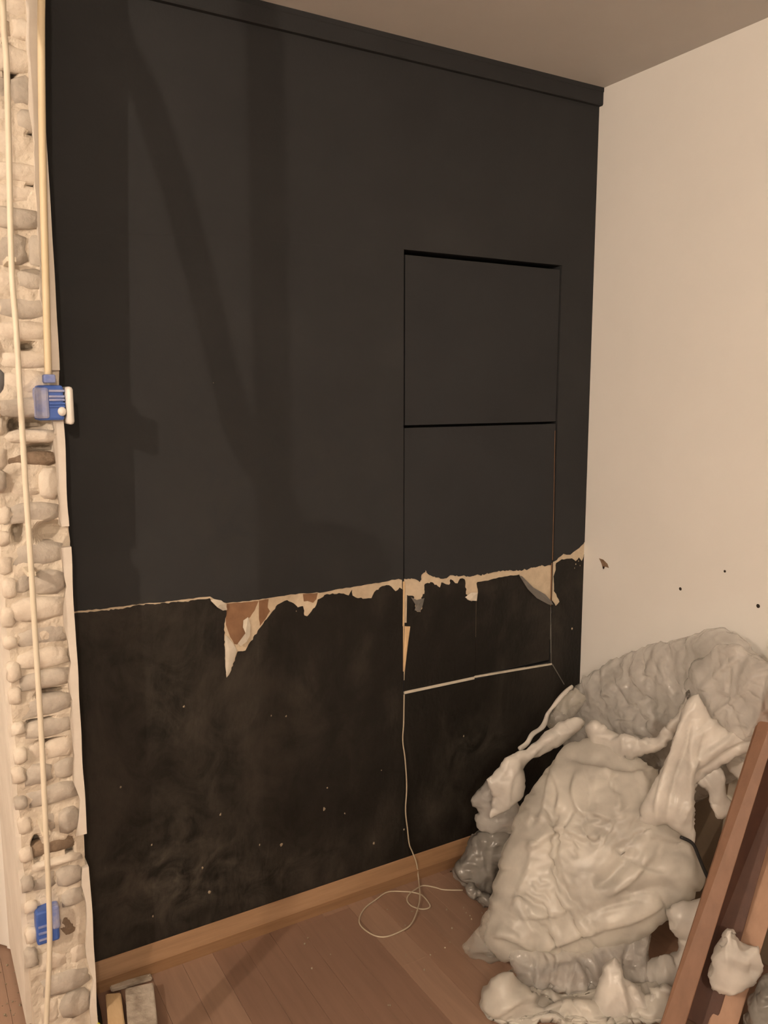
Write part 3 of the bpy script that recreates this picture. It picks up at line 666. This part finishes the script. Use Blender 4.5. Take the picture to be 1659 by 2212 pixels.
def midsub(X, F):
    E = np.sort(np.concatenate([F[:, [0, 1]], F[:, [1, 2]], F[:, [2, 0]]]), axis=1)
    U, inv = np.unique(E, axis=0, return_inverse=True); inv = inv.reshape(3, -1)
    n = len(X); M_ = (X[U[:, 0]]+X[U[:, 1]])/2
    a, b, c = F.T; ab, bc, ca = inv[0]+n, inv[1]+n, inv[2]+n
    F2 = np.concatenate([np.stack(q, 1) for q in ((a, ab, ca), (ab, b, bc), (ca, bc, c), (ab, bc, ca))])
    X2 = np.concatenate([X, M_])
    # one light smoothing pass rounds the old facets before new creases are pressed in
    E2 = np.unique(np.sort(np.concatenate([F2[:, [0, 1]], F2[:, [1, 2]], F2[:, [2, 0]]]), axis=1), axis=0); nv = len(X2)
    cnt = np.bincount(E2.ravel(), minlength=nv)
    ac = np.stack([np.bincount(E2[:, 0], X2[E2[:, 1], q], nv)+np.bincount(E2[:, 1], X2[E2[:, 0], q], nv) for q in range(3)], 1)/cnt[:, None]
    return X2+(ac-X2)*.35, F2
def vnormals(X, F):
    fn = np.cross(X[F[:, 1]]-X[F[:, 0]], X[F[:, 2]]-X[F[:, 0]])
    vn = np.stack([sum(np.bincount(F[:, q], fn[:, d_], len(X)) for q in range(3)) for d_ in range(3)], 1)
    return -vn/(np.linalg.norm(vn, axis=1)[:, None]+1e-9)
def to_px(X):
    d = X-CAM; z = d@FW
    return 829.5+FPX*(d@RT)/z, 1106-FPX*(d@UP)/z
def crumple(X, F, rs, n, amp, size, folds, deep_of=None):
    """press creases into the skin: random straight ridges of falling size, then the large folds the photograph shows"""
    N_ = vnormals(X, F); disp = np.zeros(len(X))
    for k in range(n):
        c = X[rs.randint(len(X))]; Rr = size*rs.choice([2.2, 1.4, .9, .6], p=[.15, .25, .3, .3]); d = rs.randn(3); d /= np.linalg.norm(d)
        v = X-c; r2 = (v**2).sum(1); w_ = np.exp(-r2/(Rr*Rr)); sgn = 1 if rs.rand() < .6 else -1
        s_ = np.abs(v@d)/Rr
        if rs.rand() < .35: s_ = np.where(v@d > 0, s_*2.2, s_*.6)       # lopsided fold
        disp += sgn*amp*Rr*w_*(np.maximum(0, .55-s_))
    U, V = to_px(X); front = (N_@FW) < .25
    for u0, v0, u1, v1, wd, am in folds:        # wd in photograph pixels, am in metres (towards the viewer when positive)
        ex, ey = u1-u0, v1-v0; L_ = math.hypot(ex, ey); ex /= L_; ey /= L_
        t_ = ((U-u0)*ex+(V-v0)*ey)/L_; s_ = (U-u0)*(-ey)+(V-v0)*ex+6*np.sin(t_*5+u0)
        end = np.clip(np.minimum(t_, 1-t_)*5+.15, 0, 1)*(t_ > -.05)*(t_ < 1.05)
        sharp = np.where(s_ > 0, np.exp(-(s_/(.35*wd))**2), np.exp(-(s_/(1.3*wd))**2))
        disp += front*end*sharp*am
    return X+N_*disp[:, None]
INFL = -1.0   # the front layer's triangles wind so that this sign pushes outwards

def lin(u0, d0, u1, d1, v0=0, e0=0, v1=1, e1=0):
    return lambda u, v: d0+(d1-d0)*(u-u0)/(u1-u0)+e0+(e1-e0)*(v-v0)/(v1-v0)
def onx(xv):      # depth of the plane x = xv
    def f(u, v):
        d = ray(u, v); return (xv-CAM[0])/d[0]
    return f
def ony(yv):
    def f(u, v):
        d = ray(u, v); return (yv-CAM[1])/d[1]
    return f
# cardboard box, folded flat, leaning against the white wall
t = thing('cardboard_box', (-.05, -.60, 0), 'flattened brown cardboard box leaning on the white wall behind the plastic', 'box')
def slab(name, y0, y1, zb, ztop, off, th, m, parent):
    bm = bmesh.new(); add_box(bm, (0, y0, 0), (th, y1, 1), .001)
    for vv in bm.verts:
        f = vv.co.z; vv.co = Vector((-.085-off+(.06)*f+vv.co.x, vv.co.y, zb+(ztop-zb)*f))
    return obj(name, bm, m, parent)
slab('front_panel', -.98, -.36, .002, .52, .008, .006, M['card'], t)
slab('back_panel', -.98, -.36, .002, .50, 0, .006, M['card'], t)
slab('tape_strip', -.70, -.65, .06, .50, .0095, .001, M['paper'], t)
G = 'crumpled plastic sheeting in the corner heap'
film_specs = []
def addfilm(label, *a, **k):
    o = film('plastic_sheet', *a, **k); tag(o, label, 'plastic', G); return o
addfilm('upper bundle of milky plastic leaning in the corner against the white wall',
    [(1182, 1570), (1200, 1518), (1243, 1480), (1300, 1440), (1370, 1402), (1450, 1385), (1540, 1360), (1600, 1376), (1640, 1418), (1700, 1475), (1720, 1600), (1640, 1650), (1560, 1700), (1480, 1740), (1400, 1720), (1320, 1690), (1260, 1650), (1215, 1600)],
    onx(-.08), .065, .15, 1, M['clear'], step=11, ncr=70, amp=.14, cell=.05, xmax=-.012, folds=[(1250, 1560, 1330, 1480, 14, .008), (1300, 1500, 1420, 1440, 14, .008), (1420, 1400, 1470, 1520, 16, -.010), (1500, 1380, 1540, 1480, 14, .009), (1540, 1380, 1650, 1480, 14, .010), (1480, 1480, 1520, 1590, 16, -.012), (1340, 1590, 1480, 1560, 16, .010), (1560, 1480, 1620, 1620, 16, .010)])
addfilm('biggest sack of milky plastic in the middle of the heap',
    [(1225, 1612), (1170, 1680), (1120, 1765), (1088, 1850), (1068, 1920), (1053, 1985), (1050, 2035), (1075, 2062), (1135, 2074), (1225, 2072), (1330, 2048), (1400, 2012), (1455, 1970), (1500, 1935), (1522, 1885), (1488, 1815), (1470, 1765), (1440, 1700), (1405, 1650), (1340, 1610), (1280, 1596)],
    lambda u, v: 2.27+(2072-v)/467*.20-max(0, u-1200)/325*.10, .13, .13, 2, M['milky'], step=10, ncr=26, amp=.10, cell=.07, xmax=-.10,
    folds=[(1135, 1832, 1225, 1790, 12, .016), (1215, 1792, 1300, 1815, 12, .010), (1199, 1660, 1205, 1760, 12, .012), (1240, 1660, 1246, 1760, 12, .012), (1322, 1670, 1330, 1720, 10, -.010),
           (1285, 1915, 1365, 1865, 16, -.018), (1310, 1935, 1420, 1850, 14, .012), (1322, 1830, 1440, 1890, 16, -.014), (1380, 1780, 1500, 1850, 16, .012), (1150, 1800, 1108, 1990, 12, .008), (1195, 1830, 1240, 1920, 12, .006),
           (1210, 1640, 1150, 1790, 9, .009), (1262, 1640, 1270, 1780, 9, -.008), (1300, 1640, 1345, 1770, 9, .009), (1370, 1650, 1410, 1790, 10, .010), (1120, 1990, 1240, 1960, 10, .008), (1250, 1990, 1400, 1930, 11, -.008), (1062, 2022, 1160, 2040, 16, .018), (1160, 2042, 1300, 2012, 16, .018), (1290, 2010, 1440, 1950, 16, .016), (1330, 1925, 1470, 1930, 14, -.012), (1250, 1760, 1330, 1770, 10, .010), (1220, 1640, 1400, 1655, 18, -.020)])
addfilm('pleated plastic skirt hanging below the biggest sack',
    [(1105, 2045), (1118, 2110), (1130, 2160), (1185, 2190), (1275, 2200), (1370, 2180), (1392, 2110), (1400, 2040), (1410, 1985), (1300, 2010), (1200, 2050)],
    lambda u, v: 2.235-(v-2000)/200*.06, .04, .06, 3, M['clear'], step=11, ncr=40, folds=[(1150, 2050, 1165, 2190, 10, .014), (1195, 2060, 1185, 2190, 8, -.014), (1240, 2070, 1225, 2190, 9, .012), (1262, 2070, 1275, 2190, 10, -.02), (1320, 2060, 1335, 2190, 10, .014), (1360, 2030, 1352, 2180, 10, -.014), (1390, 2000, 1380, 2150, 8, .012)])
addfilm('white plastic bag lowest in the heap, at the bottom edge',
    [(1105, 2092), (1060, 2115), (1040, 2160), (1036, 2230), (1060, 2290), (1250, 2310), (1420, 2290), (1452, 2210), (1446, 2130), (1405, 2150), (1360, 2175), (1280, 2168), (1215, 2172), (1150, 2140)],
    2.10, .06, .05, 4, M['milky'], step=11, ncr=36, amp=.12, cell=.06, folds=[(1060, 2190, 1180, 2150, 16, .014), (1180, 2170, 1290, 2190, 14, .014), (1300, 2180, 1440, 2140, 16, .016), (1330, 2160, 1300, 2260, 12, -.014), (1100, 2210, 1300, 2220, 14, -.012)])
addfilm('small dirty grey crumpled bag against the skirting, left of the heap',
    [(972, 1882), (1000, 1845), (1020, 1805), (1058, 1788), (1105, 1795), (1120, 1850), (1090, 1905), (1062, 1945), (1030, 1932), (990, 1905)],
    2.56, .05, .12, 5, M['dirty'], step=7, ncr=50, amp=.35, cell=.03)
addfilm('dark scrap of grey plastic on the floor under the dirty grey bag',
    [(1008, 1918), (1040, 1925), (1068, 1940), (1070, 1965), (1045, 1962), (1020, 1945)], 2.46, .012, .08, 6, M['dirty'], step=6, ncr=30, amp=.4, cell=.02)
addfilm('pale pointed plastic flap on the left of the heap before the dark wall',
    [(1052, 1682), (1085, 1650), (1112, 1628), (1140, 1612), (1200, 1575), (1238, 1548), (1262, 1560), (1225, 1600), (1180, 1625), (1132, 1655), (1130, 1700), (1108, 1738), (1060, 1770), (1066, 1720)],
    lin(1050, 2.42, 1260, 2.52), .007, .02, 7, M['white_film'], step=8, ncr=26, amp=.25, cell=.03, folds=[(1065, 1690, 1110, 1640, 8, .006), (1085, 1750, 1120, 1660, 7, .006), (1130, 1645, 1240, 1570, 8, .008)])
addfilm('thin greyish plastic tip at the far left edge of the heap',
    [(1056, 1680), (1048, 1700), (1020, 1722), (1022, 1740), (1036, 1752), (1028, 1768), (1036, 1792), (1070, 1800), (1120, 1780), (1110, 1720)],
    2.5, .012, .05, 8, M['clear'], step=8, ncr=30, amp=.3, cell=.03)
addfilm('broad white plastic flap hanging in front of the cardboard box',
    [(1486, 1506), (1462, 1560), (1438, 1620), (1408, 1695), (1383, 1772), (1404, 1788), (1432, 1780), (1462, 1796), (1500, 1824), (1505, 1765), (1510, 1705), (1550, 1668), (1600, 1632), (1680, 1586), (1670, 1556), (1620, 1575), (1560, 1570), (1530, 1535), (1508, 1500)],
    lambda u, v: 2.215-(u-1390)/300*.075, .016, .05, 9, M['white_film'], step=10, ncr=16, amp=.10, cell=.05,
    folds=[(1478, 1520, 1412, 1780, 10, .014), (1490, 1540, 1440, 1775, 8, -.012), (1500, 1550, 1470, 1790, 10, .012), (1530, 1560, 1490, 1800, 9, -.012), (1640, 1520, 1480, 1680, 12, .014), (1660, 1560, 1500, 1690, 10, -.012), (1600, 1500, 1500, 1590, 12, .010)])
addfilm('narrow white plastic strip dangling right of the broad flap',
    [(1502, 1692), (1535, 1655), (1560, 1668), (1566, 1705), (1582, 1752), (1549, 1770), (1540, 1735), (1528, 1712)],
    2.19, .007, .03, 10, M['white_film'], step=7, ncr=14, amp=.2, cell=.02, folds=[(1515, 1680, 1560, 1765, 6, .006)])
addfilm('bright white plastic fold tucked behind the leaning boards',
    [(1562, 1648), (1600, 1622), (1650, 1598), (1660, 1640), (1630, 1690), (1596, 1690)], 2.24, .010, .04, 11, M['white_film'], step=8, ncr=20, amp=.3, cell=.025)
addfilm('white plastic lump caught between the leaning boards',
    [(1530, 2068), (1552, 2030), (1560, 2008), (1582, 2000), (1598, 2012), (1606, 2030), (1640, 2042), (1650, 2095), (1622, 2128), (1565, 2150), (1530, 2135)],
    1.985, .03, .08, 12, M['white_film'], step=8, ncr=40, amp=.35, cell=.03)
addfilm('crumpled white plastic behind the reddish board, right of the sack',
    [(1440, 1965), (1480, 1950), (1530, 1960), (1545, 2020), (1520, 2090), (1480, 2125), (1410, 2112), (1425, 2085), (1455, 2060), (1450, 2010)],
    2.17, .04, .1, 13, M['white_film'], step=9, ncr=40, amp=.35, cell=.035)
addfilm('flat scrap of clear film lying on the floor left of the sack',
    [(1060, 1965), (1030, 2005), (1002, 2048), (1030, 2078), (1065, 2092), (1095, 2095), (1120, 2080), (1080, 2050), (1075, 2000)],
    2.27, .008, .05, 14, M['thin'], step=8, ncr=30, amp=.3, cell=.03)
addfilm('dull green-grey crumpled bag in the bottom right corner',
    [(1612, 2190), (1635, 2140), (1680, 2120), (1720, 2200), (1700, 2290), (1630, 2290)], 1.97, .04, .1, 15, M['dirty'], step=9, ncr=50, amp=.4, cell=.035)
addfilm('rolled white plastic fold curving across the upper bundle',
    [(1268, 1570), (1288, 1556), (1325, 1584), (1390, 1596), (1430, 1580), (1462, 1535), (1484, 1492), (1492, 1500), (1484, 1545), (1462, 1590), (1424, 1620), (1362, 1632), (1310, 1622), (1276, 1604)],
    lin(1270, 2.42, 1490, 2.235), .018, .06, 21, M['white_film'], step=8, ncr=36, amp=.22, cell=.03, folds=[(1285, 1585, 1400, 1612, 9, .010), (1390, 1612, 1470, 1550, 9, .010), (1300, 1600, 1420, 1600, 6, -.008)])
addfilm('small thin web of clear film between the handle and the dark wall',
    [(1242, 1484), (1205, 1516), (1178, 1562), (1196, 1578), (1240, 1552), (1265, 1510)], 2.60, .006, .05, 22, M['thin'], step=8, ncr=10, amp=.2, cell=.03)
addfilm('white plastic hump at the bottom edge beside the reddish board',
    [(1292, 2112), (1328, 2072), (1350, 2108), (1396, 2146), (1440, 2126), (1455, 2142), (1455, 2190), (1436, 2236), (1300, 2250), (1286, 2170)],
    2.085, .035, .08, 23, M['white_film'], step=9, ncr=26, amp=.18, cell=.04, folds=[(1335, 2085, 1350, 2200, 9, .012), (1345, 2120, 1410, 2190, 9, .012), (1400, 2165, 1450, 2140, 10, .012)])
addfilm('glossy clear film sheet spread over the right end of the upper bundle',
    [(1478, 1486), (1500, 1440), (1545, 1400), (1600, 1396), (1650, 1430), (1700, 1490), (1690, 1560), (1640, 1584), (1590, 1600), (1545, 1580), (1520, 1540)],
    onx(-.165), .012, .10, 31, M['clear'], step=8, ncr=60, amp=.22, cell=.035, folds=[(1500, 1500, 1600, 1420, 10, .010), (1540, 1570, 1640, 1450, 10, .010), (1600, 1590, 1680, 1520, 9, .008), (1560, 1420, 1590, 1560, 8, -.008)])
t = tag(tube('cable', smooth_path([deep(u, v, 2.17) for u, v in [(1470, 1808), (1496, 1822), (1510, 1852), (1526, 1890), (1550, 1935), (1580, 1980)]], 5), .0045, M['black'], None, 8), 'black cable hanging down between the sack and the cardboard', 'cable')
def crumple_tube(name, path, r, m, seed, label):
    bm = bmesh.new(); add_tube(bm, path, r, 14)
    for vv in bm.verts:
        q = vv.co*22+Vector((seed, 0, 0)); vv.co += Vector((noise.noise(q), noise.noise(q+Vector((9, 0, 0))), noise.noise(q+Vector((0, 9, 0)))))*.011
    o = obj(name, bm, m, None, True); s_ = o.modifiers.new('smooth', 'SUBSURF'); s_.levels = 1; s_.render_levels = 1
    return tag(o, label, 'plastic', G)
hand = smooth_path([deep(u, v, d) for u, v, d in [(1240, 1478, 2.62), (1205, 1508, 2.60), (1182, 1548, 2.58), (1165, 1578, 2.56), (1140, 1602, 2.54), (1120, 1620, 2.52)]], 5)
crumple_tube('plastic_sheet', hand, .0065, M['white_film'], 8, 'thin twisted plastic handle arching at the left of the upper bundle')

# ------------------------------------------------------------------ leaning boards
def leaning(px_a, px_b, da, db, width, thick, m, label, twist=0.0):
    """board whose face runs between two photograph positions at the given distances"""
    A = deep(*px_a, da); B = deep(*px_b, db); t_ = B-A
    if t_[2] < 0: A, B = B, A; t_ = -t_
    k = (0.004-A[2])/t_[2]; A = A+t_*k; t_ = B-A               # foot on the floor
    L_ = np.linalg.norm(t_); ax = t_/L_
    toc = CAM-A; side = np.cross(ax, toc); side /= np.linalg.norm(side); nn = np.cross(side, ax)
    s2 = side*math.cos(twist)+nn*math.sin(twist); n2 = np.cross(s2, ax)
    bm = bmesh.new(); add_box(bm, (-width/2, -thick, 0), (width/2, 0, L_), .003)
    lo = 0
    for vv in bm.verts:
        q = A+s2*vv.co.x+n2*vv.co.y+ax*vv.co.z; vv.co = Vector((min(q[0], -.004), q[1], max(q[2], .001)))
    return tag(obj('board', bm, m), label, 'board', 'boards leaning against the white wall')
leaning((1456, 2212), (1800, 1240), 1.95, 2.17, .052, .020, M['redwood'], 'front reddish-brown board leaning across the plastic heap')
leaning((1510, 2212), (1745, 1500), 2.02, 2.22, .075, .020, M['shaded_wood'], 'board painted dark for shade, leaning just behind the front reddish one')
leaning((1562, 2212), (1745, 1640), 2.00, 2.18, .062, .020, M['plywood'], 'pinkish-brown board leaning rightmost at the frame edge')

# ------------------------------------------------------------------ neighbouring room: lamp, plus unseen prop and hose added to shade the dark wall
def bulb(label, pos, strength):
    t = thing('pendant_bulb', tuple(pos), label, 'lamp', 'bare hanging bulbs')
    bm = bmesh.new(); bmesh.ops.create_uvsphere(bm, u_segments=20, v_segments=12, radius=.018)
    for vv in bm.verts: vv.co = Vector(pos)+Vector((vv.co.x, vv.co.y, vv.co.z*1.25))
    m = bpy.data.materials.new('bulb_glow'); m.use_nodes = True; N = m.node_tree.nodes; N.clear()
    e = N.new('ShaderNodeEmission'); e.inputs[0].default_value = (*LAMP_COLOR, 1); e.inputs[1].default_value = strength
    o = N.new('ShaderNodeOutputMaterial'); m.node_tree.links.new(e.outputs[0], o.inputs[0])
    obj('bulb_glass', bm, m, t, True)
    tube('socket', [np.array(pos)+np.array([0, 0, .031]), np.array(pos)+np.array([0, 0, .075])], .016, M['black'], t, 12)
    tube('cord', [np.array(pos)+np.array([0, 0, .07]), np.array([pos[0], pos[1], H-.001])], .003, M['black'], t, 6)
bulb('bare bulb hanging in the neighbouring room left of the stub', LAMP, LAMP_STRENGTH)
bulb('unseen fill bulb added behind the camera', FILL_LAMP, FILL_STRENGTH)
def toward(u, v, t_):      # point on the light path from the lamp to a spot on the dark wall
    q = at(u, v, 1, 0.0); return LAMP+(q-LAMP)*t_
q = toward(583, 500, .66)
t = thing('shadow_prop', (q[0], q[1], 0), 'unseen prop added left of the stub to cast the upright shadow', 'prop')
tube('prop_tube', [(q[0], q[1], .006), (q[0], q[1], H-.006)], .020, M['steel'], t, 14)
box('prop_plate', (q[0]-.05, q[1]-.05, .0005), (q[0]+.05, q[1]+.05, .006), M['steel'], t, .002)
box('prop_plate', (q[0]-.05, q[1]-.05, H-.006), (q[0]+.05, q[1]+.05, H-.0005), M['steel'], t, .002)
hp = [toward(u, v, .72) for u, v in [(235, 20), (262, 95), (310, 190), (350, 300), (390, 430), (430, 580), (465, 720), (500, 860), (530, 960), (560, 1020), (600, 1060)]]
hp = [np.array([hp[0][0]-.12, hp[0][1], H-.004]), np.array([hp[0][0]-.05, hp[0][1], hp[0][2]+.06])]+hp
coil = []  # coil added at the hose end to cast a broad blob of shadow
for k in range(40):
    a_ = 2*math.pi*k/13
    coil.append(np.array([q[0]+.045+(.055+.006*(k % 3))*math.sin(a_), q[1]-.03-.001*k, hp[-1][2]-.05-.05*math.cos(a_)]))
tag(tube('shadow_hose', smooth_path(hp+coil, 5), .018, M['hose'], None, 10), 'unseen hose and coil added left of the stub to cast the curved shadow', 'hose')
